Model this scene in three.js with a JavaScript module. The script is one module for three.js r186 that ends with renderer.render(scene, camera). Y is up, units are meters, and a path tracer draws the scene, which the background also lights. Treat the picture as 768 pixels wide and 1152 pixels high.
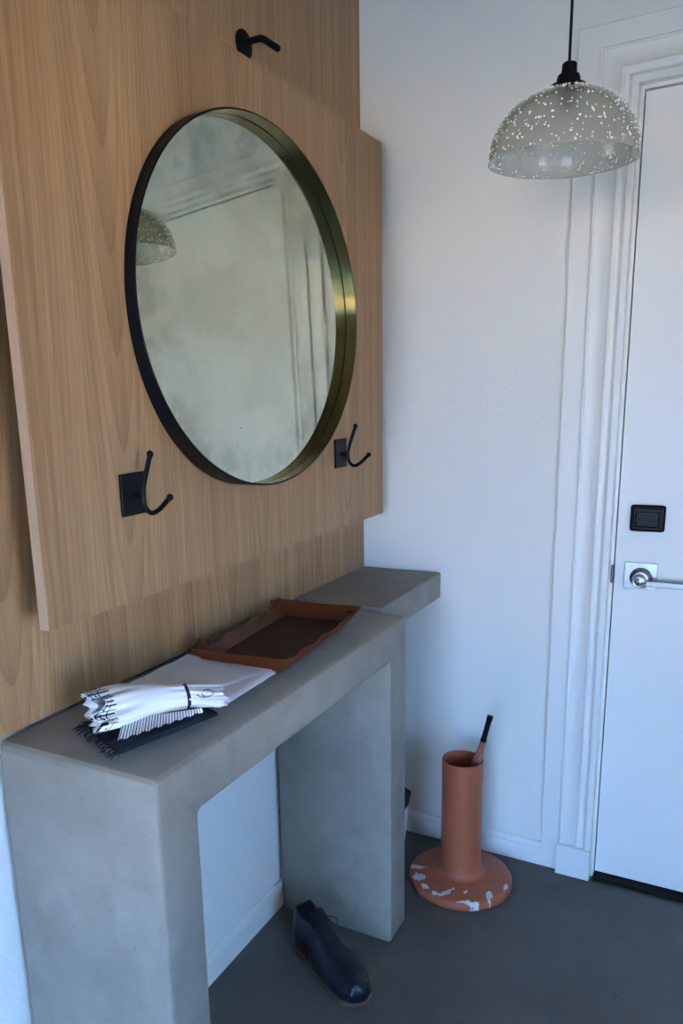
import * as THREE from 'three';
import { RoundedBoxGeometry } from 'three/addons/geometries/RoundedBoxGeometry.js';
import { mergeGeometries, mergeVertices, toCreasedNormals } from 'three/addons/utils/BufferGeometryUtils.js';

// ---------------------------------------------------------------- camera, sky, sun, exposure
const scene = new THREE.Scene();
const FOCAL = 888.89, PX = 327.82, PY = 655.87;
const camera = new THREE.PerspectiveCamera(2 * Math.atan(576 / FOCAL) * 180 / Math.PI, 768 / 1152, 0.05, 200);
{
  const yaw = 0.52367, pitch = -0.23301, roll = -0.0307;
  const fwd = new THREE.Vector3(-Math.sin(yaw) * Math.cos(pitch), Math.sin(pitch), -Math.cos(yaw) * Math.cos(pitch));
  const right = new THREE.Vector3(Math.cos(yaw), 0, -Math.sin(yaw)), up = new THREE.Vector3().crossVectors(right, fwd);
  const r2 = right.clone().multiplyScalar(Math.cos(roll)).addScaledVector(up, Math.sin(roll));
  const u2 = up.clone().multiplyScalar(Math.cos(roll)).addScaledVector(right, -Math.sin(roll));
  camera.position.set(1.02145, 1.38623, 2.18685);
  camera.quaternion.setFromRotationMatrix(new THREE.Matrix4().makeBasis(r2, u2, fwd.negate()));
  camera.setViewOffset(768, 1152, 384 - PX, 576 - PY, 768, 1152);
}
scene.background = new THREE.Color().setRGB(0.255, 0.51, 1.0);
scene.backgroundIntensity = 5.5;
const sun = new THREE.DirectionalLight(new THREE.Color().setRGB(1.0, 0.80, 0.46), 98);
sun.position.set(-16, 10, -12); sun.target.position.set(1, 0, 10); sun.castShadow = true;
sun.shadow.mapSize.set(2048, 2048);
Object.assign(sun.shadow.camera, { left: -25, right: 25, top: 25, bottom: -25, near: 1, far: 60 });
scene.add(sun, sun.target);
const renderer = new THREE.WebGLRenderer({ antialias: true });
renderer.toneMapping = THREE.LinearToneMapping;
renderer.toneMappingExposure = 5.15;
renderer.shadowMap.enabled = true;

// ---------------------------------------------------------------- helpers
let seed = 20240611;
const rnd = () => { seed |= 0; seed = seed + 0x6D2B79F5 | 0; let t = Math.imul(seed ^ seed >>> 15, 1 | seed); t = t + Math.imul(t ^ t >>> 7, 61 | t) ^ t; return ((t ^ t >>> 14) >>> 0) / 4294967296; };
const rr = (a, b) => a + (b - a) * rnd();
const lerp = (a, b, t) => a + (b - a) * t;
const smooth = (a, b, x) => { const t = Math.min(1, Math.max(0, (x - a) / (b - a))); return t * t * (3 - 2 * t); };
const hash = (x, y, s) => { let h = Math.imul(x, 374761393) + Math.imul(y, 668265263) + Math.imul(s, 974634777); h = Math.imul(h ^ h >>> 13, 1274126177); return ((h ^ h >>> 16) >>> 0) / 4294967296; };
function noise(x, y, s = 0, px = 0, py = 0) {                        // value noise, tiles with period px, py where given
  const x0 = Math.floor(x), y0 = Math.floor(y), fx = x - x0, fy = y - y0;
  const u = fx * fx * (3 - 2 * fx), v = fy * fy * (3 - 2 * fy);
  const w = (a, p) => p ? ((a % p) + p) % p : a;
  const h = (i, j) => hash(w(x0 + i, px), w(y0 + j, py), s);
  return lerp(lerp(h(0, 0), h(1, 0), u), lerp(h(0, 1), h(1, 1), u), v);
}
function fbm(x, y, s, oct = 4, p = 0) { let a = 0, k = 0.5, f = 1, n = 0; for (let i = 0; i < oct; i++) { a += k * noise(x * f, y * f, s + i * 17, p * f, p * f); n += k; k *= 0.5; f *= 2; } return a / n; }
function tex(w, h, fn, srgb = false, repeat = true) {                // fn(u, v, out) -> linear 0..1 values
  const d = new Uint8Array(w * h * 4), o = [0, 0, 0];
  const enc = (x) => { x = Math.min(1, Math.max(0, x)); return srgb ? (x <= 0.0031308 ? 12.92 * x : 1.055 * Math.pow(x, 1 / 2.4) - 0.055) : x; };
  for (let j = 0; j < h; j++) for (let i = 0; i < w; i++) {
    fn((i + 0.5) / w, (j + 0.5) / h, o);
    const k = (j * w + i) * 4; d[k] = enc(o[0]) * 255; d[k + 1] = enc(o[1]) * 255; d[k + 2] = enc(o[2]) * 255; d[k + 3] = 255;
  }
  const t = new THREE.DataTexture(d, w, h, THREE.RGBAFormat);
  t.magFilter = THREE.LinearFilter; t.minFilter = THREE.LinearMipmapLinearFilter; t.generateMipmaps = true;
  if (repeat) t.wrapS = t.wrapT = THREE.RepeatWrapping;
  if (srgb) t.colorSpace = THREE.SRGBColorSpace;
  t.needsUpdate = true; return t;
}
function scaled(t, sx, sy) { const c = t.clone(); c.repeat.set(1 / sx, 1 / sy); c.needsUpdate = true; return c; }   // uv in metres -> one tile = sx x sy metres
function uvBox(g) {                                                   // uv in metres, projected along the main axis of each face
  if (g.index) g = g.toNonIndexed();
  const p = g.attributes.position, uv = new Float32Array(p.count * 2), a = new THREE.Vector3(), b = new THREE.Vector3(), c = new THREE.Vector3();
  for (let i = 0; i < p.count; i += 3) {
    a.fromBufferAttribute(p, i); b.fromBufferAttribute(p, i + 1); c.fromBufferAttribute(p, i + 2);
    const n = b.clone().sub(a).cross(c.clone().sub(a)); const ax = Math.abs(n.x), ay = Math.abs(n.y), az = Math.abs(n.z);
    [a, b, c].forEach((v, k) => {
      const [s, t] = ax >= ay && ax >= az ? [v.z, v.y] : ay >= az ? [v.z + 0.37, v.x + 0.71] : [v.x + 1.31, v.y];
      uv[(i + k) * 2] = s; uv[(i + k) * 2 + 1] = t;
    });
  }
  g.setAttribute('uv', new THREE.BufferAttribute(uv, 2)); return g;
}
const numbers = {};
function numbered(n) { if (!(n in numbers)) { numbers[n] = 0; return n; } numbers[n]++; return n + '_' + String(numbers[n]).padStart(3, '0'); }
function obj(name, geo, mat, parent) {
  let g = Array.isArray(geo) ? mergeGeometries(geo.map((q) => { const r = q.index ? q.toNonIndexed() : q; if (!r.attributes.uv) r.setAttribute('uv', new THREE.BufferAttribute(new Float32Array(r.attributes.position.count * 2), 2)); for (const k of Object.keys(r.attributes)) if (!['position', 'normal', 'uv'].includes(k)) r.deleteAttribute(k); return r; })) : geo;
  const m = new THREE.Mesh(g, mat); m.castShadow = m.receiveShadow = true;
  m.name = parent ? name : numbered(name);
  (parent ?? scene).add(m); return m;
}
function tag(o, label, category, group, kind) { o.userData.label = label; o.userData.category = category; if (group) o.userData.group = group; if (kind) o.userData.kind = kind; return o; }
function thing(name, label, category, [x, y, z] = [0, 0, 0], turn = 0, group, kind) {
  const o = new THREE.Group(); o.name = numbered(name); o.position.set(x, y, z); o.rotation.y = turn; scene.add(o);
  return tag(o, label, category, group, kind);
}
const box = (x0, x1, y0, y1, z0, z1, r = 0) => {
  const g = r ? new RoundedBoxGeometry(x1 - x0, y1 - y0, z1 - z0, 2, r) : new THREE.BoxGeometry(x1 - x0, y1 - y0, z1 - z0);
  g.translate((x0 + x1) / 2, (y0 + y1) / 2, (z0 + z1) / 2); return uvBox(g);
};
const V = (x, y, z) => new THREE.Vector3(x, y, z);
const tube = (pts, r, seg = 32, rad = 10) => new THREE.TubeGeometry(new THREE.CatmullRomCurve3(pts.map((q) => V(...q))), seg, r, rad);
const ball = (x, y, z, r) => new THREE.SphereGeometry(r, 14, 10).translate(x, y, z);
const lathe = (pts, seg = 64) => new THREE.LatheGeometry(pts.map(([r, y]) => new THREE.Vector2(r, y)), seg);
function grid(nu, nv, fn, closeU = false) {                            // surface from fn(u, v) -> [x, y, z]
  const pos = [], uv = [], idx = [];
  for (let j = 0; j <= nv; j++) for (let i = 0; i <= nu; i++) { pos.push(...fn(i / nu, j / nv)); uv.push(i / nu, j / nv); }
  for (let j = 0; j < nv; j++) for (let i = 0; i < nu; i++) { const a = j * (nu + 1) + i, b = a + 1, c = a + nu + 1, d = c + 1; idx.push(a, b, d, a, d, c); }
  const g = new THREE.BufferGeometry(); g.setAttribute('position', new THREE.Float32BufferAttribute(pos, 3)); g.setAttribute('uv', new THREE.Float32BufferAttribute(uv, 2)); g.setIndex(idx); g.computeVertexNormals();
  return g;
}

// ---------------------------------------------------------------- materials
const std = (o) => new THREE.MeshStandardMaterial({ side: THREE.DoubleSide, ...o });
const phys = (o) => new THREE.MeshPhysicalMaterial({ side: THREE.DoubleSide, ...o });
const lin = (r, g, b) => new THREE.Color().setRGB(r, g, b);
const plasterBump = tex(512, 512, (u, v, o) => { const n = fbm(u * 64, v * 64, 3, 3, 64); o[0] = o[1] = o[2] = n; });
const M = {
  wall: std({ color: lin(0.80, 0.765, 0.705), roughness: 0.75, bumpMap: scaled(plasterBump, 0.5, 0.5), bumpScale: 0.0006 }),
  trim: std({ color: lin(0.81, 0.78, 0.73), roughness: 0.42 }),
  door: std({ color: lin(0.81, 0.785, 0.735), roughness: 0.45 }),
  black: phys({ color: lin(0.004, 0.004, 0.005), roughness: 0.33, specularIntensity: 0.3 }),
  blackMatt: phys({ color: lin(0.005, 0.005, 0.006), roughness: 0.6, specularIntensity: 0.3 }),
  chrome: std({ color: lin(0.50, 0.49, 0.48), roughness: 0.22, metalness: 1 }),
  steel: std({ color: lin(0.36, 0.36, 0.37), roughness: 0.38, metalness: 1 }),
};
// oak veneer: fine vertical pores, straight grain and cathedral figures; one tile is 1.5 m wide and 2.4 m high
const veneer = (() => {
  const leaves = []; let x = 0;
  const ws = [0.215, 0.19, 0.235, 0.205, 0.225, 0.2, 0.23]; const kinds = [0.2, 1, 0.1, 0.75, 0.15, 0.9, 0.3];
  ws.forEach((w, i) => { leaves.push({ x0: x, w, c: x + w * (0.35 + 0.3 * hash(i, 5, 1)), k: kinds[i], tone: hash(i, 9, 2), ph: hash(i, 3, 7) * 5 }); x += w; });
  return (u, v, o) => {
    const xm = u * 1.5, ym = v * 2.4;
    const L = leaves.find((q) => xm < q.x0 + q.w) ?? leaves[6];
    const wob = 0.020 * (noise(xm * 5, ym * 1.6, 21) - 0.5) + 0.007 * (noise(xm * 16, ym * 4, 22) - 0.5);
    const dx = xm - L.c + wob;
    const par = dx * dx * 38 * L.k + Math.abs(dx) * (1 - L.k) * 5.5;
    const yy = (ym + L.ph) * 0.42 * L.k;
    let f = (par - yy) * 17 + dx * 6;
    const ring = f - Math.floor(f);
    const band = Math.pow(ring, 2.2) - 0.35;
    const pore = noise(xm * 720, ym * 14, 31) * 0.6 + noise(xm * 1100, ym * 34, 32) * 0.4;
    const streak = noise(xm * 90, ym * 1.2, 33), broad = noise(xm * 22, ym * 0.5, 34);
    const t = 1 + 0.15 * band * (0.55 + 0.45 * L.k) * -1 + 0.20 * (pore - 0.5) + 0.19 * (streak - 0.5) + 0.13 * (broad - 0.5) + 0.05 * (L.tone - 0.5);
    o[0] = 0.350 * Math.pow(t, 1.6); o[1] = 0.200 * Math.pow(t, 1.9); o[2] = 0.092 * Math.pow(t, 2.2);
  };
})();
const woodMap = tex(1536, 2048, veneer, true);
const poreBump = tex(1024, 512, (u, v, o) => { o[0] = o[1] = o[2] = noise(u * 512, v * 10, 41, 512, 10) * 0.7 + noise(u * 300, v * 22, 42, 300, 22) * 0.3; });
const woodMat = (dx, dy) => { const m = scaled(woodMap, 1.5, 2.4); m.offset.set(dx, dy); const b = scaled(poreBump, 0.7, 0.7); return std({ map: m, roughness: 0.55, bumpMap: b, bumpScale: 0.0003 }); };
M.woodBack = woodMat(0.31, -0.3); M.woodPanel = woodMat(0.02, 0.05);
M.woodEdge = std({ color: lin(0.43, 0.285, 0.185), roughness: 0.6, bumpMap: scaled(poreBump, 0.7, 0.7), bumpScale: 0.0003 });
const concreteTex = (s, base, amp, warm) => tex(1024, 1024, (u, v, o) => {
  const big = fbm(u * 5, v * 5, s, 4, 5), mid = fbm(u * 22, v * 22, s + 60, 4, 22), fine = noise(u * 400, v * 400, s + 90, 400, 400);
  const cl = smooth(0.52, 0.7, fbm(u * 9, v * 9, s + 200, 4, 9));
  let t = 1 + amp * (big - 0.5) * 1.5 + amp * (mid - 0.5) * 0.9 + 0.10 * (fine - 0.5) + amp * 0.35 * cl;
  const pit = noise(u * 150, v * 150, s + 300, 150, 150); if (pit > 0.955) t *= 0.74;
  o[0] = base * t * warm[0]; o[1] = base * t * warm[1]; o[2] = base * t * warm[2];
}, true);
const concreteBump = tex(1024, 1024, (u, v, o) => { const pit = noise(u * 150, v * 150, 311, 150, 150); o[0] = o[1] = o[2] = 0.55 + 0.35 * (fbm(u * 40, v * 40, 77, 4, 40) - 0.5) - (pit > 0.955 ? 0.3 : 0); });
M.concrete = std({ map: scaled(concreteTex(11, 0.222, 0.24, [1.13, 1.0, 0.83]), 0.8, 0.8), roughness: 0.62, bumpMap: scaled(concreteBump, 0.8, 0.8), bumpScale: 0.0009 });
M.floor = std({ map: scaled(concreteTex(51, 0.080, 0.42, [1.12, 1.0, 0.88]), 1.6, 1.6), roughness: 0.5, bumpMap: scaled(concreteBump, 1.3, 1.3), bumpScale: 0.0005 });

// ---------------------------------------------------------------- the setting
const RX = 2.35, BZ = 5.2, CY = 2.72, WX = -0.008;                    // right wall, back wall, ceiling, left wall face
const S = (o, label, category) => tag(o, label, category, null, 'structure');
S(obj('floor', box(-0.25, RX + 0.2, -0.12, 0, -0.25, BZ + 0.25), M.floor), 'dark grey polished concrete floor of the entry hall', 'floor');
S(obj('ceiling', box(-0.25, RX + 0.2, CY, CY + 0.2, -0.25, BZ + 0.25), std({ color: lin(0.44, 0.34, 0.22), roughness: 0.7 })), 'warm timber ceiling above the entry hall', 'ceiling');
S(obj('wall_left', box(WX - 0.2, WX, 0, CY, -0.2, BZ + 0.2), M.wall), 'white wall behind the concrete console and the oak panelling', 'wall');
const QZ0 = 1.95, QZ1 = 2.93, QTOP = 1.77, QSILL = 0.5;                                // glazed opening in the right wall
S(obj('wall_right', [box(RX, RX + 0.2, 0, 3.0, -14, QZ0), box(RX, RX + 0.2, 0, 3.0, QZ1, BZ), box(RX, RX + 0.2, QTOP, 3.0, QZ0, QZ1), box(RX, RX + 0.2, 0, QSILL, QZ0, QZ1)], M.wall), 'white side wall with a glazed opening, facing the oak panelling', 'wall');  // unseen stretch past the end wall is added to shade the paving outside
const DX0 = 0.7345, DX1 = 1.562, DTOP = 2.057;                         // clear door opening between the casings
S(obj('wall_far', [box(-0.2, DX0, 0, CY, -0.2, 0), box(DX1, RX + 0.2, 0, CY, -0.2, 0), box(DX0, DX1, DTOP, CY, -0.2, 0), box(DX0 - 0.1, DX1 + 0.1, -0.12, DTOP + 0.1, -0.25, -0.2)], M.wall), 'white end wall with the door in it', 'wall');  // last box: unseen slab added behind the door to block leaking sunlight
// back wall with the glazed entrance that lets the daylight in
const OX0 = 0.30, OX1 = 1.80, OTOP = 1.79;
S(obj('wall_back', [box(-14, OX0, 0, 5, BZ, BZ + 0.2), box(OX1, RX + 0.2, 0, 5, BZ, BZ + 0.2), box(OX0, OX1, OTOP, 5, BZ, BZ + 0.2)], M.wall), 'white wall with the glazed entrance, behind the viewer', 'wall');  // height and width beyond the room are added to shade the ground outside
const paneGlass = phys({ color: lin(1, 1, 1), transmission: 1, roughness: 0, thickness: 0, ior: 1.5 });
function glazing(name, label, pos, turn, w, h, bars) {                // frame, upright bars and one pane between each two; origin at the sill's middle
  const o = thing(name, label, 'window', pos, turn, null, 'structure'), a = -w / 2, b = w / 2;
  const fr = obj('window_frame', [box(a, a + 0.05, 0, h, -0.03, 0.03), box(b - 0.05, b, 0, h, -0.03, 0.03), box(a, b, h - 0.05, h, -0.03, 0.03), box(a, b, 0, 0.06, -0.03, 0.03)], M.trim, o);
  const cuts = [a + 0.028]; for (let i = 1; i <= bars; i++) cuts.push(lerp(a, b, i / (bars + 1))); cuts.push(b - 0.028);
  cuts.slice(1, -1).forEach((x) => obj('mullion', box(x - 0.022, x + 0.022, 0.06, h - 0.05, -0.02, 0.02), M.trim, fr));
  for (let i = 0; i <= bars; i++) obj('pane', new THREE.PlaneGeometry(cuts[i + 1] - cuts[i] - 0.044, h - 0.11).translate((cuts[i] + cuts[i + 1]) / 2, 0.06 + (h - 0.11) / 2, 0), paneGlass, fr);
}
glazing('window_1', 'glazed entrance with white bars, behind the viewer', [(OX0 + OX1) / 2, 0, BZ + 0.08], 0, OX1 - OX0, OTOP, 2);
glazing('window_2', 'glazed opening with white bars in the right wall', [RX + 0.1, QSILL, (QZ0 + QZ1) / 2], Math.PI / 2, QZ1 - QZ0, QTOP - QSILL, 1);
S(obj('ground', [box(-60, 60, -0.3, -0.12, BZ + 0.25, 90), box(RX + 0.25, 60, -0.3, -0.12, -20, BZ + 0.25)], std({ color: lin(0.5, 0.44, 0.36), roughness: 0.9 })), 'pale sunlit paving outside the entrance', 'ground');
// baseboards
const bbGeo = (len) => { const s = new THREE.Shape(); s.moveTo(0, 0); s.lineTo(0.0125, 0); s.lineTo(0.0125, 0.054); s.lineTo(0.0105, 0.057); s.lineTo(0.0115, 0.060); s.lineTo(0.0085, 0.069); s.lineTo(0.004, 0.072); s.lineTo(0, 0.072); s.closePath(); return new THREE.ExtrudeGeometry(s, { depth: len, bevelEnabled: false }); };
S(obj('baseboard_left', bbGeo(BZ).translate(WX, 0, 0), M.trim), 'low white baseboard along the left wall, seen under the console', 'baseboard');
S(obj('baseboard_far', bbGeo(0.6).applyMatrix4(new THREE.Matrix4().makeBasis(V(0, 0, 1), V(0, 1, 0), V(-1, 0, 0))).translate(0.592, 0, 0), M.trim), 'low white baseboard along the end wall behind the umbrella stand', 'baseboard');
S(obj('baseboard_right', bbGeo(BZ).rotateY(Math.PI).translate(RX, 0, BZ), M.trim), 'low white baseboard along the right wall', 'baseboard');
// oak veneer on the left wall
S(obj('trim_1', box(WX, 0.02, 0.8646, CY, 0, BZ), M.woodBack), 'oak veneered wall panelling rising from the concrete console to the ceiling', 'wall panelling');
// door surround: profile swept up, over and down with mitred corners; o = distance outwards from the opening, z = projection
function surround(profile, yb) {
  const path = (o) => [[DX0 - o, yb], [DX0 - o, DTOP + o], [DX1 + o, DTOP + o], [DX1 + o, yb]];
  const pos = [];
  for (let i = 0; i + 1 < profile.length; i++) {
    const a = path(profile[i][0]), b = path(profile[i + 1][0]), za = profile[i][1], zb = profile[i + 1][1];
    for (let k = 0; k < 3; k++) {
      const A = [...a[k], za], B = [...b[k], zb], C = [...b[k + 1], zb], D = [...a[k + 1], za];
      pos.push(...A, ...C, ...B, ...A, ...D, ...C);
    }
  }
  const g = new THREE.BufferGeometry(); g.setAttribute('position', new THREE.Float32BufferAttribute(pos, 3)); g.computeVertexNormals(); return uvBox(g);
}
S(obj('trim_2', surround([[0.1435, -0.001], [0.1435, 0.011], [0.142, 0.0125], [0.092, 0.0125], [0.092, -0.001]], 0), M.trim), 'flat white outer band round the door casing', 'door trim');
{
  const pr = [[0.0925, 0.0], [0.0925, 0.019], [0.0905, 0.021], [0.0865, 0.021], [0.085, 0.0195]];
  for (let i = 0; i <= 10; i++) { const t = i / 10; pr.push([lerp(0.083, 0.045, t), 0.0195 - 0.0035 * Math.sin(t * Math.PI) + 0.004 * t]); }
  for (let i = 1; i <= 8; i++) { const t = i / 8; pr.push([lerp(0.045, 0.034, t), 0.0235 + 0.003 * Math.sin(t * Math.PI)]); }
  for (let i = 1; i <= 8; i++) { const t = i / 8; pr.push([lerp(0.034, 0.019, t), 0.0235 - 0.004 * Math.sin(t * Math.PI) + 0.004 * t]); }
  pr.push([0.016, 0.029], [0.004, 0.029], [0.002, 0.027], [0.002, 0.0]);
  S(obj('trim_3', surround(pr, 0.09), M.trim), 'white moulded casing with soft flutes round the door', 'door casing');
}
S(obj('trim_4', box(DX0 - 0.0955, DX0 - 0.0015, 0, 0.092, 0, 0.034, 0.002), M.trim), 'white plinth block at the foot of the left door casing', 'plinth block');
S(obj('trim_5', box(DX1 + 0.0015, DX1 + 0.0955, 0, 0.092, 0, 0.034, 0.002), M.trim), 'white plinth block at the foot of the right door casing', 'plinth block');
// jamb, door, threshold
S(obj('trim_6', [box(DX0, DX0 + 0.0065, 0, DTOP, -0.14, 0.002), box(DX1 - 0.0065, DX1, 0, DTOP, -0.14, 0.002), box(DX0, DX1, DTOP - 0.0075, DTOP, -0.14, 0.002)], M.trim), 'narrow white door jamb inside the casing', 'door jamb');
S(obj('trim_7', box(DX0 + 0.007, DX1 - 0.007, 0, 0.013, -0.12, 0.022, 0.003), M.blackMatt), 'black threshold strip under the white door', 'threshold');
{
  const d = thing('door_1', 'plain white door with square steel lever lock and black bolt box', 'door', [0, 0, 0], 0, null, 'structure');
  obj('door_leaf', box(DX0 + 0.009, DX1 - 0.009, 0.016, DTOP - 0.0105, -0.05, -0.005, 0.0015), M.door, d);
  const bx = 0.815, by = 1.0535;
  const bolt = obj('bolt_box', [box(bx - 0.0415, bx + 0.0415, by - 0.0345, by + 0.0345, -0.006, 0.010, 0.0078)], M.black, d); bolt.userData.label = 'black rounded bolt box';
  obj('bolt_box_rim', [box(bx - 0.033, bx + 0.033, by + 0.016, by + 0.027, 0.008, 0.016, 0.003), box(bx - 0.033, bx + 0.033, by - 0.029, by - 0.020, 0.008, 0.014, 0.003), box(bx - 0.033, bx - 0.026, by - 0.027, by + 0.024, 0.008, 0.0145, 0.003), box(bx + 0.026, bx + 0.033, by - 0.027, by + 0.024, 0.008, 0.0145, 0.003)], M.black, bolt);
  obj('bolt_box_window', box(bx - 0.026, bx + 0.026, by - 0.02, by + 0.017, 0.008, 0.0115, 0.001), phys({ color: lin(0.008, 0.008, 0.01), roughness: 0.5, specularIntensity: 0.5 }), bolt);
  const hx = 0.808, hy = 0.9015;
  const plate = obj('handle_plate', box(hx - 0.0395, hx + 0.0395, hy - 0.0355, hy + 0.0355, -0.0055, 0.004, 0.0015), M.chrome, d); plate.userData.label = 'square brushed steel rose';
  const boss = lathe([[0.0, 0.0], [0.027, 0.0], [0.027, 0.006], [0.0215, 0.010], [0.0195, 0.022], [0.0185, 0.024], [0.0, 0.024]]).rotateX(Math.PI / 2).translate(hx + 0.002, hy - 0.004, 0.003);
  obj('boss', boss, M.steel, d);
  const cyl = lathe([[0.0, 0.0], [0.0165, 0.0], [0.0175, 0.003], [0.0175, 0.020], [0.0155, 0.024], [0.0135, 0.0235], [0.0132, 0.0215], [0.0095, 0.0215], [0.0092, 0.024], [0.0, 0.0245]]).rotateX(Math.PI / 2).translate(hx + 0.002, hy - 0.006, 0.026);
  const lock = obj('lock_cylinder', cyl, M.chrome, d);
  obj('keyhole', box(hx + 0.0008, hx + 0.0032, hy - 0.0135, hy + 0.0015, 0.049, 0.0512), M.black, lock);
  obj('lever', box(hx + 0.008, hx + 0.118, hy - 0.0195, hy - 0.0045, 0.027, 0.036, 0.0025), M.steel, d);
  obj('strike_plate', [box(DX0 + 0.001, DX0 + 0.0075, 0.878, 0.926, -0.02, 0.0045, 0.001)], std({ color: lin(0.10, 0.10, 0.105), roughness: 0.4, metalness: 1 }), d);
}

// ---------------------------------------------------------------- hung oak panel with the round mirror let into it
const XP = 0.1129, TP = 0.0185, PZ0 = 0.0683, PZ1 = 1.3634, PY0 = 1.0445, PY1 = 2.0255;
const MC = V(0.1715, 1.556, 0.784), MR = 0.3475, MYAW = 6.0 * Math.PI / 180, MDEPTH = 0.028;   // front rim of the mirror
{
  const g = thing('hanging_oak_panel', 'large oak veneered panel hung proud of the wall, round mirror let in', 'wall panel');
  const s = new THREE.Shape(); s.moveTo(PZ0, PY0); s.lineTo(PZ1 - 0.0015, PY0); s.lineTo(PZ1 - 0.0015, PY1); s.lineTo(PZ0, PY1); s.closePath();
  const hz = MC.z - (MC.x - XP + TP / 2) * Math.tan(MYAW), h = new THREE.Path(); h.absellipse(hz, MC.y, (MR + 0.0015) / Math.cos(MYAW) + 0.0015, MR + 0.0015, 0, Math.PI * 2, true); s.holes.push(h);
  const e = new THREE.ExtrudeGeometry(s, { depth: TP, bevelEnabled: false, curveSegments: 96 });
  e.applyMatrix4(new THREE.Matrix4().makeBasis(V(0, 0, 1), V(0, 1, 0), V(-1, 0, 0))); e.translate(XP, 0, 0);
  obj('panel_board', uvBox(e), M.woodPanel, g);
  obj('edge_band', box(XP - TP, XP, PY0, PY1, PZ1 - 0.0015, PZ1), M.woodEdge, g).userData.label = 'pale oak edge strip';
  for (const z of [0.3, 1.1]) obj('hanging_rail', box(0.02, XP - TP, 1.95, 1.99, z - 0.05, z + 0.05), M.woodBack, g);
}
{
  const m = thing('round_mirror', 'round antique mirror in a deep dark brass rim, set in the oak panel', 'mirror', [MC.x, MC.y, MC.z]);
  m.rotation.set(0, 0, 0); m.quaternion.setFromEuler(new THREE.Euler(0, -MYAW, 0.022, 'YXZ'));
  const X = (g) => g.rotateZ(-Math.PI / 2);                             // lathe axis y -> +x, the way the mirror faces
  const R = MR, D = MDEPTH;
  const brass = phys({ color: lin(0.27, 0.212, 0.092), metalness: 1, roughness: 0.18, anisotropy: 0.88, anisotropyRotation: Math.PI / 2, iridescence: 0.2, iridescenceIOR: 1.8, iridescenceThicknessRange: [260, 320] });
  const dark = phys({ color: lin(0.004, 0.0045, 0.008), roughness: 0.45, specularIntensity: 0.3 });
  obj('rim_outside', X(lathe([[R - 0.0035, 0], [R - 0.0012, 0.0002], [R, -0.0012], [R, -D - 0.012], [R - 0.004, -D - 0.012]], 144)), dark, m).userData.label = 'blackened outer face of the rim';
  const rim = obj('rim_inside', X(lathe([[R - 0.0035, 0], [R - 0.0035, -D + 0.0016]], 192)), brass, m); rim.userData.label = 'brushed dark brass inner face of the rim';
  obj('rim_groove', X(lathe([[R - 0.0035, -D + 0.0016], [R - 0.0015, -D + 0.0012], [R - 0.0015, -D - 0.001]], 144)), dark, rim).userData.label = 'dark groove between rim and glass';
  const dots = Array.from({ length: 34 }, () => [rr(0.08, 0.92), rr(0.06, 0.94), rr(0.0012, 0.0042), rr(0.3, 1), rr(0.4, 2.2)]);
  const fox = tex(1024, 1024, (u, v, o) => {
    const dx = u - 0.5, dy = v - 0.5, r = Math.hypot(dx, dy) * 2;
    const cloud = fbm(u * 6, v * 6, 81, 5), fine = fbm(u * 40, v * 40, 82, 3);
    const edge = smooth(0.62, 1.0, r + 0.5 * (cloud - 0.5)) * smooth(0.42, 0.62, fbm(u * 14, v * 14, 83, 4));
    let dot = 0; for (const [a, b, q, k, st] of dots) { const dd = Math.hypot((u - a) * st, v - b) / q; if (dd < 1.4) dot = Math.max(dot, k * smooth(1.3, 0.5, dd + 0.5 * (fine - 0.5))); }
    const t = 1 - 0.16 * smooth(0.35, 0.7, cloud) - 0.06 * (fine - 0.5) - 0.18 * edge - 0.4 * dot;
    o[0] = 0.70 * t; o[1] = 0.705 * t; o[2] = 0.54 * t;
  }, true);
  const foxR = tex(512, 512, (u, v, o) => { const n = smooth(0.5, 0.75, fbm(u * 7, v * 7, 86, 5)); o[0] = 0; o[1] = 0.02 + 0.13 * n; o[2] = 0; });
  const glass = new THREE.CircleGeometry(R - 0.0036, 128).rotateY(Math.PI / 2).translate(-D, 0, 0);
  obj('mirror_glass', glass, std({ map: fox, metalness: 1, roughness: 1, roughnessMap: foxR }), m).userData.label = 'silvered glass with cloudy tarnish';
  obj('mirror_back', X(lathe([[0, -D - 0.012], [R - 0.003, -D - 0.012]], 96)), dark, m);
}

// ---------------------------------------------------------------- hooks
function doubleHook(z, y, label) {
  const h = thing('coat_hook', label, 'coat hook', [XP, y, z], 0, 'black double coat hooks on the oak panel');
  obj('back_plate', box(0, 0.006, -0.036, 0.036, -0.031, 0.031, 0.0012), M.black, h);
  obj('stem', new THREE.CylinderGeometry(0.0045, 0.006, 0.022, 16).rotateZ(Math.PI / 2).translate(0.014, -0.002, 0), M.black, h);
  const pts = [[0.046, 0.068, 0], [0.036, 0.04, 0], [0.027, 0.013, 0], [0.0245, -0.006, 0], [0.028, -0.022, 0], [0.040, -0.031, 0], [0.055, -0.026, 0], [0.082, -0.003, 0]];
  obj('prongs', [tube(pts, 0.0044, 48, 12), ball(0.046, 0.068, 0, 0.0062), ball(0.082, -0.003, 0, 0.0062)], M.black, h);
}
doubleHook(1.150, 1.2305, 'black double coat hook with square plate, nearer one, left below the mirror');
doubleHook(0.348, 1.2385, 'black double coat hook with square plate, farther one, right of the mirror');
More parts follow.
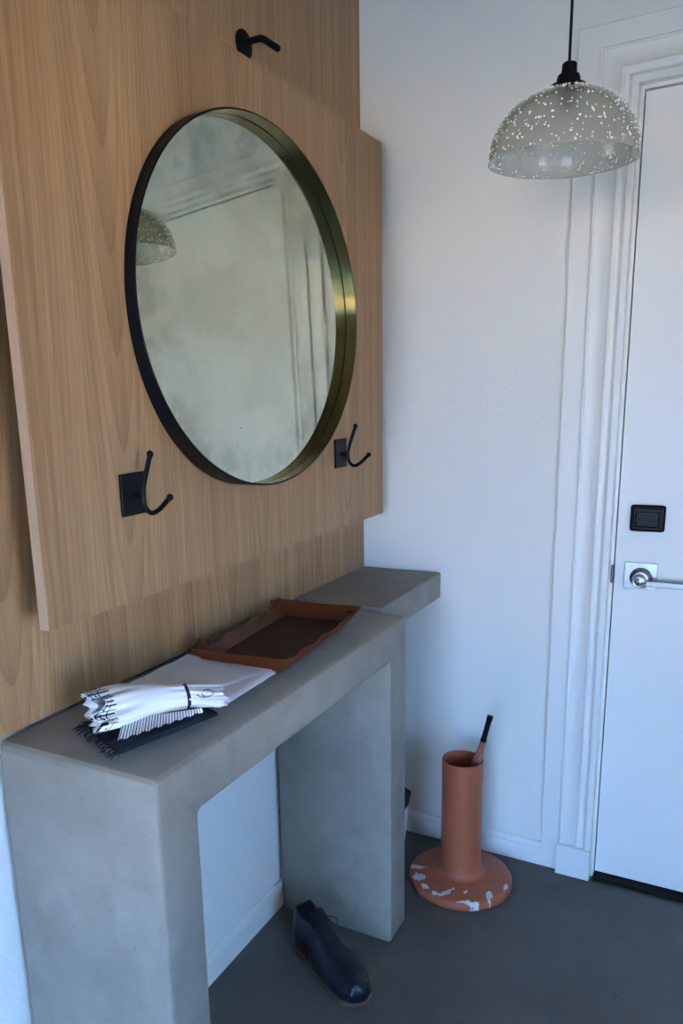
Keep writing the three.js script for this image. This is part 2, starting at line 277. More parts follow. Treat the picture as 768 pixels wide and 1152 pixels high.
{
  const h = thing('wall_peg', 'black bent coat peg with round plate above the hanging panel', 'coat peg', [0.02, 2.108, 0.588]);
  obj('back_plate', lathe([[0, 0.006], [0.027, 0.006], [0.029, 0.004], [0.029, 0]], 48).rotateZ(-Math.PI / 2), M.blackMatt, h);
  obj('peg', [tube([[0.004, 0.004, 0], [0.025, 0.004, 0], [0.042, 0.0035, 0], [0.050, 0.001, 0], [0.066, -0.0105, 0], [0.084, -0.0235, 0]], 0.0068, 40, 14), ball(0.084, -0.0235, 0, 0.0068)], M.blackMatt, h);
}

// ---------------------------------------------------------------- concrete console and shelf
const TY = 0.8645, TX0 = 0.0065, TX1 = 0.3326, TZ0 = 0.436, TZ1 = 1.4, LEG = 0.0996, TOP = 0.0945;
{
  const b = 0.010, s = new THREE.Shape();
  const q = (z, y) => [z, y];
  const ro = 0.008, ri = 0.008;
  s.moveTo(TZ0 + b, b * 0.2); s.lineTo(TZ0 + LEG - b, b * 0.2); s.lineTo(TZ0 + LEG - b, TY - TOP + b - ri * 0.3);
  s.quadraticCurveTo(TZ0 + LEG - b, TY - TOP + b, TZ0 + LEG - b + ri * 0.3, TY - TOP + b);
  s.lineTo(TZ1 - LEG + b - ri * 3, TY - TOP + b); s.quadraticCurveTo(TZ1 - LEG + b, TY - TOP + b, TZ1 - LEG + b, TY - TOP + b - ri * 3);
  s.lineTo(TZ1 - LEG + b, b * 0.2); s.lineTo(TZ1 - b, b * 0.2); s.lineTo(TZ1 - b, TY - b - ro); s.quadraticCurveTo(TZ1 - b, TY - b, TZ1 - b - ro, TY - b);
  s.lineTo(TZ0 + b + ro, TY - b); s.quadraticCurveTo(TZ0 + b, TY - b, TZ0 + b, TY - b - ro); s.closePath();
  let e = new THREE.ExtrudeGeometry(s, { depth: TX1 - TX0 - 2 * b, bevelEnabled: true, bevelSize: b, bevelThickness: b, bevelSegments: 4, curveSegments: 8 });
  e.applyMatrix4(new THREE.Matrix4().makeBasis(V(0, 0, 1), V(0, 1, 0), V(-1, 0, 0))); e.translate(TX1 - b, 0, 0);
  const y0 = (() => { e.computeBoundingBox(); return e.boundingBox.min.y; })(); e.translate(0, -y0, 0); e.scale(1, TY / (e.boundingBox.max.y - y0), 1);
  const o = obj('console_table', uvBox(toCreasedNormals(e, 0.9)), M.concrete);
  tag(o, 'grey cast concrete console table shaped like an arch with two slab legs', 'console table');
}
tag(obj('wall_shelf', box(-0.006, 0.2685, 0.866 - 0.0765, 0.866, 0.0, TZ0 - 0.001, 0.005), M.concrete), 'thick grey concrete shelf between the console and the end wall', 'shelf');

// ---------------------------------------------------------------- leather tray
{
  const leather = phys({ color: lin(0.13, 0.032, 0.010), roughness: 0.42, specularIntensity: 0.5, bumpMap: tex(256, 256, (u, v, o) => { o[0] = o[1] = o[2] = fbm(u * 60, v * 60, 91, 3, 60); }), bumpScale: 0.0003 });
  const dk = phys({ color: lin(0.045, 0.017, 0.009), roughness: 0.45, specularIntensity: 0.5 });
  const t = thing('leather_tray', 'rust brown leather tray with flared wavy sides on the console', 'tray', [0.178, TY + 0.0003, 0.772], 0.078);
  const bw = 0.082, bl = 0.182, tw = 0.107, tl = 0.206, th = 0.0032;
  // perimeter parameter: 4 sides; height of the long sides dips in waves between the corner scrolls
  const H = (side, f) => {
    if (side % 2 === 0) return 0.036 + 0.001 * Math.cos(f * Math.PI * 2);   // short ends
    const a = Math.abs(f - 0.5) * 2;
    return 0.027 + 0.010 * smooth(0.72, 0.92, a) + 0.0024 * Math.cos(f * Math.PI * 2 * 4.5);
  };
  const at = (u, out, hgt) => {                                              // u 0..4 round the rectangle, hgt 0..1 up the flare
    const sd = Math.min(3, Math.floor(u)), f = u - sd, h = H(sd, f), k = hgt * h / 0.036;
    const wv = sd % 2 ? 0.003 * Math.sin(f * Math.PI * 7) * hgt : 0;
    const hw = lerp(bw, tw, k) + out + wv, hl = lerp(bl, tl, k) + out;
    const c = [[-1, 1], [1, 1], [1, -1], [-1, -1], [-1, 1]], A = c[sd], B = c[sd + 1];
    return [lerp(A[0], B[0], f) * hw, hgt * h, lerp(A[1], B[1], f) * hl];
  };
  const loop = (out0, h0, out1, h1) => grid(160, 4, (u, v) => { const q = at(Math.min(u * 4, 3.99999), lerp(out0, out1, v), lerp(h0, h1, v)); q[1] = q[1] + 0.0001; return q; });
  const walls = [], names = ['end_wall', 'side_wall', 'end_wall', 'side_wall'];
  for (let sd = 0; sd < 4; sd++) {
    const n = sd % 2 ? 64 : 24, G = (a, b, flip) => grid(n, 5, (u, v) => at(Math.min(sd + (flip ? 1 - u : u), sd + 0.99999), lerp(a[0], b[0], v), lerp(a[1], b[1], v)));
    walls.push(obj(names[sd], [G([0, 0], [0, 1]), G([0, 1], [-th, 1], false), G([-th, 0.02], [-th, 1], true)], leather, t));
  }
  obj('tray_floor', uvBox(new RoundedBoxGeometry(bw * 2 - 0.001, 0.004, bl * 2 - 0.001, 1, 0.001).translate(0, 0.002, 0)), dk, t);
  // curled leather scrolls where the long sides rise to the corners
  const spiral = (s) => { const p = []; for (let i = 0; i <= 26; i++) { const a = i / 26 * Math.PI * 3.1, r = 0.0085 * (1 - i / 36); p.push([0, Math.sin(a) * r, s * Math.cos(a) * r]); } return p; };
  for (const sz of [-1, 1]) for (const [dz, dy, k] of [[0.034, 0.034, 1.35], [0.056, 0.030, 0.9], [0.014, 0.033, 0.85]]) {
    const g = tube(spiral(sz), 0.0022, 60, 6); g.scale(1, k, k); g.rotateZ(0.55);
    g.translate(-(lerp(bw, tw, dy / 0.036) - 0.004), dy, sz * (tl - 0.008 - dz));
    obj('corner_scroll', g, leather, walls[3]);
  }
  obj('corner_scroll', tube(spiral(1), 0.002, 60, 6).rotateY(Math.PI / 2).rotateX(0.6).translate(tw - 0.024, 0.023, -(lerp(bl, tl, 0.62) - 0.005)), leather, walls[2]);
}

// ---------------------------------------------------------------- cloths on the console
const linen = (c) => std({ color: c, roughness: 0.95, bumpMap: scaled(tex(256, 256, (u, v, o) => { o[0] = o[1] = o[2] = 0.5 + 0.25 * Math.sin(u * 256 * 1.57) + 0.25 * Math.sin(v * 256 * 1.57); }), 0.25, 0.25), bumpScale: 0.0002 });
const WHITE = lin(0.83, 0.82, 0.83), NAVY = lin(0.010, 0.012, 0.022);
function quadCloth(c, hgt, thick, nu = 40, nv = 40, uvs = 0.2) {            // closed folded cloth over four corners [x, z]; hgt(u, v) its underside
  const P = (u, v) => [lerp(lerp(c[0][0], c[1][0], u), lerp(c[3][0], c[2][0], u), v), lerp(lerp(c[0][1], c[1][1], u), lerp(c[3][1], c[2][1], u), v)];
  const T = (u, v) => { const e = Math.min(u, 1 - u, v, 1 - v); return thick * Math.sqrt(Math.min(1, e * 22 + 0.06)); };
  const top = grid(nu, nv, (u, v) => { const [x, z] = P(u, v); return [x, TY + hgt(u, v) + T(u, v), z]; });
  const bot = grid(nu, nv, (u, v) => { const [x, z] = P(1 - u, v); return [x, TY + hgt(1 - u, v) + thick - T(1 - u, v) + 0.0002 - thick * 0.5 * 0, z]; });
  return [top, bot];
}
{
  // flat white napkin partly under the tray's near end
  const c = [[0.058, 1.165], [0.273, 1.150], [0.272, 0.958], [0.057, 0.953]];
  const fold = (u, v) => 0.0012 * Math.sin(u * 5 + v * 3) * Math.sin(v * 9) ** 2 + 0.0012;
  const g = quadCloth(c, fold, 0.006);
  const n = thing('white_napkin', 'flat folded white napkin lying against the leather tray', 'napkin');
  obj('napkin_cloth', g, linen(WHITE), n);
  const top = quadCloth([[0.060, 1.16], [0.20, 1.15], [0.2665, 0.961], [0.0605, 0.958]], (u, v) => 0.0068 + 0.0018 * Math.sin(v * 8 + u * 2.2) ** 2, 0.003);
  obj('upper_fold', top, linen(WHITE), n);
}
{
  // navy cloth under the gathered one
  const n = thing('navy_napkin', 'dark navy folded cloth with fringed end under the gathered towel', 'napkin');
  const mat = linen(NAVY);
  obj('cloth', quadCloth([[0.105, 1.306], [0.238, 1.368], [0.288, 1.175], [0.16, 1.13]], (u, v) => 0.0006 + 0.0012 * Math.sin(u * 9) ** 2, 0.0065), mat, n);
  obj('folded_edge', quadCloth([[0.205, 1.352], [0.243, 1.370], [0.291, 1.185], [0.25, 1.172]], (u, v) => 0.0075 + 0.001 * Math.sin(v * 5), 0.005, 16, 40), mat, n);
  const fr = [];
  for (let i = 0; i < 46; i++) {
    const f = i / 45, x = lerp(0.107, 0.24, f), z = lerp(1.305, 1.366, f), l = rr(0.010, 0.020), a = rr(-0.35, 0.35), y = TY + rr(0.0015, 0.008);
    fr.push(tube([[x, y, z], [x - l * 0.3 + a * l * 0.4, y, z + l * 0.55], [x - l * 0.45 + a * l, TY + 0.0012, z + l]], 0.0009, 6, 5));
  }
  obj('fringe', fr, mat, n).userData.kind = 'stuff';
}
{
  // white towel gathered by a dark ribbon: bundle swept along a bent line, wide ruffled mouth on the left, short tail on the right
  const t = thing('gathered_towel', 'white towel with black stitched stripes, gathered and tied with dark ribbon', 'towel');
  const print = (() => {
    const cv = document.createElement('canvas'); cv.width = 1024; cv.height = 1024; const x = cv.getContext('2d');
    x.fillStyle = '#ebeaec'; x.fillRect(0, 0, 1024, 1024); x.strokeStyle = '#0b0c14'; x.fillStyle = '#0b0c14'; x.lineCap = 'round';
    for (let i = 0; i < 30; i++) { x.lineWidth = rr(7, 11); const y = (i + 0.5) * 1024 / 30 + rr(-6, 6); x.beginPath(); x.moveTo(rr(6, 40), y + rr(-6, 6)); x.lineTo(rr(150, 185), y + rr(-8, 8)); x.stroke(); }
    for (let i = 0; i < 260; i++) { x.beginPath(); x.arc(rr(4, 70), rr(0, 1024), rr(2, 8), 0, 7); x.fill(); }
    x.lineWidth = 7; x.beginPath(); x.moveTo(100, 0); for (let y = 0; y <= 1024; y += 32) x.lineTo(100 + rr(-16, 16), y); x.stroke();
    return cv;
  })();
  const map = new THREE.CanvasTexture(print); map.colorSpace = THREE.SRGBColorSpace; map.flipY = false;
  const mat = std({ map, roughness: 0.95 }), plain = linen(WHITE);
  // spine in plan: mouth -> ribbon -> tail
  const A = [0.150, 1.320], B = [0.236, 1.196], C2 = [0.290, 1.132];
  const dir = V(B[0] - A[0], 0, B[1] - A[1]).normalize(), side = V(-dir.z, 0, dir.x);   // side points towards the viewer's right front
  const body = (r0) => grid(120, 56, (u, v) => {
    const a = u * Math.PI * 2, s = v;                                        // s 0 mouth .. 1 ribbon
    const w = lerp(0.052, 0.021, smooth(0.0, 1, s)) * (1 + 0.10 * Math.sin(s * 6)), h = lerp(0.026, 0.0200, smooth(0.25, 1, s)) * (1 + 0.12 * Math.sin(s * 3.1));
    const ruff = 1 + (0.10 * Math.sin(a * 7 + 1) + 0.06 * Math.sin(a * 13)) * smooth(0.55, 0, s) + 0.05 * Math.sin(a * 11) * smooth(0.7, 1, s);
    const x = Math.cos(a) * w * ruff * r0, y = Math.sin(a) * h * ruff * r0;
    const px = lerp(A[0], B[0], s) + side.x * x - dir.x * 0.012 * Math.sin(a * 5) * smooth(0.2, 0, s), pz = lerp(A[1], B[1], s) + side.z * x - dir.z * 0.012 * Math.sin(a * 5) * smooth(0.2, 0, s);
    return [px, TY + 0.0135 + Math.max(y + h, 0.001) + 0.001, pz];
  });
  const bg = body(1); { const uv = bg.attributes.uv; for (let i = 0; i < uv.count; i++) { const u = uv.getX(i), v = uv.getY(i); uv.setXY(i, v, u); } }
  obj('gathered_cloth', bg, mat, t);
  // ruffled inside of the mouth
  obj('mouth_ruffle', grid(96, 10, (u, v) => {
    const a = u * Math.PI * 2, w = 0.050 * (1 - v * 0.8), h = 0.025 * (1 - v * 0.8), ruff = 1 + (0.12 * Math.sin(a * 7 + 1) + 0.08 * Math.sin(a * 13)) * (1 - v);
    const x = Math.cos(a) * w * ruff, y = Math.sin(a) * h * ruff, inn = -0.006 + 0.03 * v + 0.006 * Math.sin(a * 9) * (1 - v);
    return [A[0] + side.x * x + dir.x * inn, TY + 0.0145 + Math.max(y + 0.0265, 0.001), A[1] + side.z * x + dir.z * inn];
  }), mat, t);
  // striped lower flap fanning out under the bundle
  const stripes = (() => { const cv = document.createElement('canvas'); cv.width = 512; cv.height = 256; const x = cv.getContext('2d'); x.fillStyle = '#e6e6ea'; x.fillRect(0, 0, 512, 256); x.fillStyle = '#0c0d16'; for (let i = 0; i < 28; i++) x.fillRect(6 + i * 18, 0, 5, 256); return cv; })();
  const smap = new THREE.CanvasTexture(stripes); smap.colorSpace = THREE.SRGBColorSpace;
  obj('striped_flap', grid(60, 12, (u, v) => {
    const p0 = [lerp(0.190, 0.276, u), lerp(1.300, 1.205, u)], p1 = [lerp(0.228, 0.279, u), lerp(1.356, 1.206, u)];
    return [lerp(p0[0], p1[0], v), TY + lerp(0.024, 0.0185, v) + 0.0015 * Math.sin(u * 50) * v, lerp(p0[1], p1[1], v)];
  }), std({ map: smap, roughness: 0.95 }), t).userData.label = 'white flap with fine navy stripes';
  // tail beyond the ribbon
  const td = V(C2[0] - B[0], 0, C2[1] - B[1]).normalize(), ts = V(-td.z, 0, td.x);
  const tailAt = (u, v, lift = 0) => {
    const a = u * Math.PI * 2, w = lerp(0.022, 0.038, smooth(0, 0.8, v)), h = lerp(0.0200, 0.015, v);
    const ruff = 1 + (0.09 * Math.sin(a * 9) + 0.05 * Math.sin(a * 17)) * (0.4 + 0.6 * v), x = Math.cos(a) * w * ruff, y = Math.sin(a) * h * ruff;
    const l = v * 0.062 + 0.004 * Math.sin(a * 6) * v;
    return [B[0] + td.x * l + ts.x * x, TY + 0.0145 + Math.max(y + h, 0.001) + lift, B[1] + td.z * l + ts.z * x];
  };
  obj('tail', grid(128, 24, (u, v) => tailAt(u, v)), plain, t);
  obj('stitched_mark', tube([[0.05, 0.42], [0.10, 0.40], [0.15, 0.46], [0.165, 0.62], [0.13, 0.72], [0.09, 0.64], [0.065, 0.50], [0.05, 0.34], [0.08, 0.24]].map(([u, v]) => tailAt(u, v, 0.0008)), 0.0007, 60, 6), linen(NAVY), t).userData.label = 'thin navy looped letter';
  obj('ribbon', grid(64, 4, (u, v) => { const a = u * Math.PI * 2, x = Math.cos(a) * 0.0232, y = Math.sin(a) * 0.0212, l = (v - 0.5) * 0.006; return [B[0] + dir.x * l + side.x * x, TY + 0.0145 + Math.max(0.020 + y, 0.0005), B[1] + dir.z * l + side.z * x]; }), linen(NAVY), t).userData.label = 'dark ribbon';
}

// ---------------------------------------------------------------- pendant lamp
{
  const tilt = (g) => g.translate(0, -1.905, 0).rotateZ(-0.035).translate(0, 1.905, 0);   // the bowl hangs a little askew
  const L = thing('pendant_lamp', 'pendant lamp with speckled grey glass bowl on a black cord', 'pendant lamp', [0.7035, -0.006, 0.65]);
  obj('cord', new THREE.CylinderGeometry(0.0024, 0.0024, CY + 0.007 - 1.905, 10).translate(0, (CY + 0.007 + 1.905) / 2, 0), M.blackMatt, L);
  obj('ceiling_rose', lathe([[0, CY - 0.023], [0.03, CY - 0.021], [0.05, CY - 0.003], [0.052, CY + 0.006]], 40), M.blackMatt, L);
  obj('lamp_cap', tilt(lathe([[0, 1.922], [0.0095, 1.922], [0.0118, 1.920], [0.0125, 1.906], [0.0170, 1.9035], [0.0188, 1.899], [0.0198, 1.890], [0.0290, 1.888], [0.0305, 1.882], [0, 1.880]], 40)), M.blackMatt, L);
  obj('lamp_holder', tilt(lathe([[0, 1.88], [0.017, 1.88], [0.016, 1.862], [0.013, 1.858], [0.0125, 1.848], [0, 1.848]], 32)), M.blackMatt, L);
  const prof = [[0.020, 1.8805], [0.036, 1.8785], [0.052, 1.8745], [0.068, 1.868], [0.084, 1.8585], [0.098, 1.846], [0.109, 1.832], [0.117, 1.817], [0.1225, 1.801], [0.1245, 1.786], [0.1235, 1.772]];
  const curve = new THREE.SplineCurve(prof.map(([r, y]) => new THREE.Vector2(r, y)));
  const pts = curve.getPoints(48);
  const shade = obj('glass_shade', tilt(new THREE.LatheGeometry(pts, 128)), phys({ color: lin(0.60, 0.59, 0.53), transmission: 0.7, thickness: 0, roughness: 0.06, ior: 1.5 }), L); shade.userData.label = 'speckled grey glass bowl';
  obj('shade_rim', tilt(new THREE.TorusGeometry(0.1235, 0.0011, 8, 128).rotateX(Math.PI / 2).translate(0, 1.772, 0)), phys({ color: lin(0.6, 0.61, 0.58), transmission: 0.6, thickness: 0, roughness: 0.2 }), shade);
  const N = 760, fleck = new THREE.InstancedMesh(new THREE.SphereGeometry(1, 8, 6), std({ color: lin(0.86, 0.85, 0.80), roughness: 0.5 }), N), q = new THREE.Matrix4();
  for (let i = 0; i < N; i++) {
    const v = Math.pow(rnd(), 0.62), k = pts[Math.min(47, Math.floor(v * 48))], a = rnd() * Math.PI * 2, s = rr(0.0008, 0.0019) * (rnd() < 0.25 ? 1.25 : 1);
    q.makeScale(s, s, s * 0.6); { const w = V(Math.cos(a) * k.x, k.y - 1.905, Math.sin(a) * k.x).applyAxisAngle(V(0, 0, 1), -0.035); q.setPosition(w.x, w.y + 1.905, w.z); } fleck.setMatrixAt(i, q);
  }
  fleck.name = 'glass_flecks'; fleck.userData.kind = 'stuff'; fleck.castShadow = fleck.receiveShadow = true; shade.add(fleck);
}

// ---------------------------------------------------------------- umbrella stand and umbrella
{
  const terra = lin(0.37, 0.096, 0.042);
  const spots = [[-0.116, 0.032, 0.034, 0.013, 0.1], [-0.100, 0.074, 0.030, 0.017, 0.7], [-0.066, 0.112, 0.018, 0.008, 0.3], [-0.006, 0.116, 0.010, 0.030, 0.55], [0.105, 0.070, 0.009, 0.028, -0.2], [0.060, 0.124, 0.026, 0.007, -0.35], [0.134, 0.015, 0.005, 0.022, 0], [0.045, 0.088, 0.005, 0.014, 0.2], [-0.03, 0.128, 0.02, 0.006, 0.2]];
  const chips = tex(1024, 1024, (u, v, o) => {                             // flat disc seen from above; missing glaze where the photo shows it
    const x = (u - 0.5) * 0.30, z = (v - 0.5) * 0.30, r = Math.hypot(x, z);
    const n = fbm(u * 26, v * 26, 131, 4), n2 = fbm(u * 70, v * 70, 132, 3);
    let m = 0;
    for (const [cx, cz, rx, rz, an] of spots) { const c = Math.cos(an), s = Math.sin(an), a = ((x - cx) * c + (z - cz) * s) / rx, b = (-(x - cx) * s + (z - cz) * c) / rz; m = Math.max(m, 1.25 - Math.hypot(a, b) + 1.5 * (n - 0.5)); }
    const chip = smooth(0.42, 0.5, m) + smooth(0.80, 0.84, n2) * smooth(0.07, 0.12, r) * smooth(-0.02, 0.03, z);
    const t = 1 + 0.2 * (n - 0.5), k = Math.min(1, chip);
    o[0] = lerp(terra.r * t, 0.62, k); o[1] = lerp(terra.g * t, 0.58, k); o[2] = lerp(terra.b * t, 0.55, k);
  }, true, false);
  const st = thing('umbrella_stand', 'terracotta tube umbrella stand on a round base with chipped paint', 'umbrella stand', [0.407, 0, 0.197]);
  const base = lathe([[0, 0], [0.138, 0], [0.144, 0.003], [0.146, 0.010], [0.1455, 0.020], [0.142, 0.0255], [0.134, 0.0285], [0.10, 0.0335], [0.075, 0.0375], [0.064, 0.042], [0.060, 0.050]], 128);
  { const p = base.attributes.position, uv = base.attributes.uv; for (let i = 0; i < p.count; i++) uv.setXY(i, p.getX(i) / 0.30 + 0.5, p.getZ(i) / 0.30 + 0.5); }
  obj('base', base, std({ map: chips, roughness: 0.48 }), st).userData.label = 'round base with pale paint chips';
  obj('tube', lathe([[0.060, 0.050], [0.0575, 0.060], [0.0565, 0.075], [0.0565, 0.3835], [0.0555, 0.3855], [0.0535, 0.3855], [0.0525, 0.3835], [0.0525, 0.05], [0, 0.045]], 96), std({ color: terra, roughness: 0.42 }), st);
}
{
  const u = thing('umbrella', 'furled terracotta umbrella with black handle in the stand', 'umbrella', [0, 0, 0]);
  const a = V(0.375, 0.065, 0.208), b = V(0.4735, 0.515, 0.172), at = (t) => a.clone().lerp(b, t), q = new THREE.Quaternion().setFromUnitVectors(V(0, 1, 0), b.clone().sub(a).normalize()), len = a.distanceTo(b);
  const put = (g) => g.applyQuaternion(q).translate(a.x, a.y, a.z);
  const cloth = std({ color: lin(0.34, 0.105, 0.065), roughness: 0.85 });
  obj('furled_cloth', put(grid(72, 40, (s, v) => {
    const y = lerp(0.0, len * 0.85, v), r0 = v < 0.8 ? lerp(0.006, 0.0125, smooth(0.5, 0.78, v)) : lerp(0.0125, 0.0062, smooth(0.8, 0.97, v));
    const an = s * Math.PI * 2 + v * 6, r = r0 * (1 + 0.16 * Math.sin(an * 6)); return [Math.cos(s * Math.PI * 2) * r, y, Math.sin(s * Math.PI * 2) * r];
  })), cloth, u);
  obj('shaft', put(new THREE.CylinderGeometry(0.0045, 0.0045, len * 0.9, 12).translate(0, len * 0.45, 0)), M.steel, u);
  const grip = obj('handle', put(lathe([[0, len * 0.83], [0.0078, len * 0.832], [0.0088, len * 0.84], [0.0075, len * 0.855], [0.0075, len * 0.965], [0.0085, len * 0.98], [0.0085, len], [0.007, len + 0.002], [0, len + 0.002]], 24)), M.black, u); grip.userData.label = 'black handle';
  obj('handle_end', put(lathe([[0, 0], [0.005, 0], [0.005, 0.002], [0, 0.0025]], 20).translate(0, len + 0.0015, 0)), M.chrome, grip);
}

// ---------------------------------------------------------------- shoe
{
  const heel = V(0.118, 0, 0.634), toe = V(0.366, 0, 0.770), ang = Math.atan2(-(toe.z - heel.z), toe.x - heel.x), LEN = heel.distanceTo(toe);
  const s = thing('leather_shoe', 'single dark navy leather lace-up shoe on the floor under the console', 'shoe', [heel.x, 0, heel.z], ang);
  const navy = phys({ color: lin(0.005, 0.006, 0.012), roughness: 0.30, specularIntensity: 0.7 });
  const key = (tbl, x) => { for (let i = 0; i + 1 < tbl.length; i++) if (x <= tbl[i + 1][0]) { const t = (x - tbl[i][0]) / (tbl[i + 1][0] - tbl[i][0]); return lerp(tbl[i][1], tbl[i + 1][1], t * t * (3 - 2 * t) * 0.5 + t * 0.5); } return tbl[tbl.length - 1][1]; };
  const W = [[0, 0.018], [0.03, 0.027], [0.12, 0.0335], [0.35, 0.034], [0.55, 0.043], [0.72, 0.0485], [0.86, 0.043], [0.95, 0.029], [0.985, 0.017], [1, 0.004]];
  const Cn = [[0, 0], [0.4, 0.003], [0.7, -0.002], [1, 0.004]];
  const HT = [[0, 0.090], [0.06, 0.102], [0.18, 0.092], [0.34, 0.098], [0.45, 0.093], [0.6, 0.073], [0.74, 0.056], [0.86, 0.050], [0.94, 0.043], [0.985, 0.032], [1, 0.022]];
  const y0 = 0.0185;
  // sole: welt and heel
  const outline = (grow, x0, x1) => { const sh = []; for (let i = 0; i <= 40; i++) { const x = lerp(x0, x1, i / 40); sh.push([x * LEN, key(Cn, x) + key(W, x) + grow]); } for (let i = 40; i >= 0; i--) { const x = lerp(x0, x1, i / 40); sh.push([x * LEN, key(Cn, x) - key(W, x) - grow]); } const q = new THREE.Shape(); sh.forEach(([a, b], i) => i ? q.lineTo(a, b) : q.moveTo(a, b)); q.closePath(); return q; };
  const ext = (sh, d, y) => new THREE.ExtrudeGeometry(sh, { depth: d, bevelEnabled: true, bevelSize: 0.001, bevelThickness: 0.001, bevelSegments: 1 }).rotateX(Math.PI / 2).translate(0, y, 0);
  const tan = std({ color: lin(0.075, 0.042, 0.026), roughness: 0.6 });
  obj('sole', ext(outline(0.0045, 0, 1), 0.007, y0 - 0.001), tan, s).userData.label = 'tan welt and sole';
  obj('heel_block', ext(outline(0.003, 0, 0.28), 0.0095, y0 - 0.009 + 0.0005), tan, s);
  obj('sole_shank', ext(outline(0.002, 0.5, 0.9), 0.0085, y0 - 0.009), tan, s);
  // upper, open at the ankle (x 0.03 .. 0.40)
  const upper = (x, a) => {                                                   // a 0..1 from left foot line over the top to the right
    const w = key(W, x) * 1.02, h = key(HT, x), open = smooth(0.02, 0.07, x) * smooth(0.46, 0.36, x);
    const lim = lerp(Math.PI / 2, 0.98, open), th = a < 0.5 ? a * 2 * lim : Math.PI - (1 - a) * 2 * lim;
    const e = x < 0.45 ? 0.62 : 0.82;
    const cx = Math.sign(Math.cos(th)) * Math.pow(Math.abs(Math.cos(th)), e) * w, cy = Math.pow(Math.max(0, Math.sin(th)), x < 0.45 ? 0.9 : 0.8) * h * (open > 0 ? lerp(1, 1 / Math.pow(Math.sin(lim), 0.9), open) : 1);
    const bulge = Math.sin(th) < 0.5 ? 1 + 0.05 * Math.sin(th * 6) : 1;
    return [x * LEN, y0 + cy, key(Cn, x) + cx * bulge];
  };
  const upperPart = obj('upper', [grid(28, 90, (u, v) => upper(v, u * 0.5)), grid(28, 90, (u, v) => upper(v, 0.5 + u * 0.5))], navy, s);
  obj('lining', [grid(20, 40, (u, v) => { const q = upper(0.012 + v * 0.42, u * 0.49); q[2] *= 0.93; q[1] -= 0.0015; return q; }), grid(20, 40, (u, v) => { const q = upper(0.012 + v * 0.42, 0.51 + u * 0.49); q[2] *= 0.93; q[1] -= 0.0015; return q; }), grid(8, 20, (u, v) => [lerp(0.03, 0.6, v) * LEN, y0 + 0.004, lerp(-0.026, 0.026, u)])], std({ color: lin(0.10, 0.030, 0.018), roughness: 0.8 }), s).userData.label = 'red brown leather lining';
  obj('collar_edge', [tube(Array.from({ length: 18 }, (_, i) => upper(lerp(0.05, 0.40, i / 17), 0.4999)), 0.0017, 60, 6), tube(Array.from({ length: 18 }, (_, i) => upper(lerp(0.05, 0.40, i / 17), 0.5001)), 0.0017, 60, 6)], navy, s);
  const tongue = obj('tongue', grid(16, 24, (u, v) => { const x = lerp(0.58, 0.32, v), w = lerp(0.016, 0.022, v), a = (u - 0.5) * 2; return [x * LEN - 0.012 * v * v, y0 + key(HT, x) + 0.003 + 0.022 * v - 0.006 * a * a, key(Cn, x) + a * w]; }), navy, s);
  for (const sd of [-1, 1]) obj('eyelet_facing', grid(8, 24, (u, v) => { const x = lerp(0.60, 0.37, v), z = sd * lerp(0.006, 0.021, u) , q = key(HT, x); return [x * LEN, y0 + q + 0.0045 - 0.012 * Math.pow(Math.abs(z) / 0.03, 2) - u * 0.0035, key(Cn, x) + z]; }), navy, s);
  obj('toe_cap_seam', tube(Array.from({ length: 20 }, (_, i) => { const q = upper(0.70 - 0.05 * Math.sin(i / 19 * Math.PI), 0.06 + 0.88 * i / 19); q[1] += 0.0003; return q; }), 0.0009, 60, 6), navy, upperPart);
  const lace = std({ color: lin(0.008, 0.008, 0.011), roughness: 0.8 });
  const ls = [];
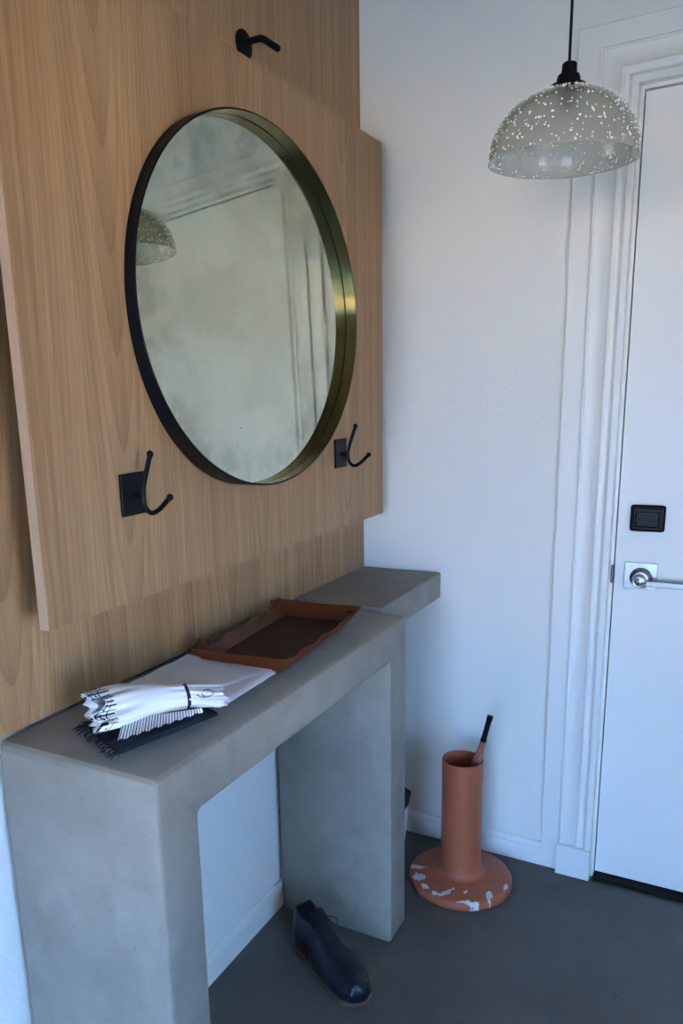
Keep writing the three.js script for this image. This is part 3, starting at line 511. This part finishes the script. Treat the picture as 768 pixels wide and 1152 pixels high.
  for (let i = 0; i < 5; i++) { const x = lerp(0.575, 0.40, i / 4), y = y0 + key(HT, x) + 0.0055, c = key(Cn, x); ls.push(tube([[x * LEN, y - 0.0015, c - 0.013], [x * LEN - 0.002, y + 0.0015, c], [x * LEN, y - 0.0015, c + 0.013]], 0.0014, 12, 6)); }
  const kx = 0.375 * LEN, ky = y0 + key(HT, 0.375) + 0.009;
  ls.push(ball(kx, ky, 0, 0.0035));
  const laces = obj('lace', ls, lace, tongue);
  obj('lace_bow', [tube([[kx, ky, 0], [kx + 0.006, ky + 0.006, -0.02], [kx + 0.012, ky - 0.006, -0.038], [kx + 0.018, ky - 0.014, -0.030], [kx + 0.008, ky - 0.004, -0.014], [kx, ky, 0]], 0.0012, 48, 6), tube([[kx, ky, 0], [kx + 0.012, ky + 0.001, -0.014], [kx + 0.026, ky - 0.018, -0.032]], 0.0012, 24, 6), tube([[kx, ky, 0], [kx + 0.004, ky + 0.005, 0.018], [kx + 0.012, ky - 0.008, 0.034], [kx + 0.016, ky - 0.012, 0.026], [kx, ky, 0]], 0.0012, 40, 6)], lace, tongue);
}

// ---------------------------------------------------------------- bag behind the far leg
{
  const b = thing('small_bag', 'pale bag with rounded black top peeking out behind the console leg', 'bag', [0.175, 0, 0.205]);
  const sh = (x0, x1, y0, y1, d0, d1, n) => grid(48, 16, (u, v) => { const a = u * Math.PI * 2, k = lerp(1, 1, v), w = lerp(x0, x1, v), d = lerp(d0, d1, v); const c = Math.cos(a), s = Math.sin(a); return [Math.sign(c) * Math.pow(Math.abs(c), 0.5) * w * k, lerp(y0, y1, v), Math.sign(s) * Math.pow(Math.abs(s), 0.5) * d]; });
  obj('bag_body', [sh(0.05, 0.068, 0, 0.20, 0.035, 0.04), sh(0.001, 0.05, 0, 0.0005, 0.001, 0.035)], std({ color: lin(0.55, 0.47, 0.52), roughness: 0.8 }), b);
  obj('bag_top', [sh(0.069, 0.076, 0.198, 0.236, 0.041, 0.042), sh(0.076, 0.055, 0.236, 0.252, 0.042, 0.03), sh(0.055, 0.001, 0.252, 0.254, 0.03, 0.001)], M.blackMatt, b);
}

renderer.render(scene, camera);
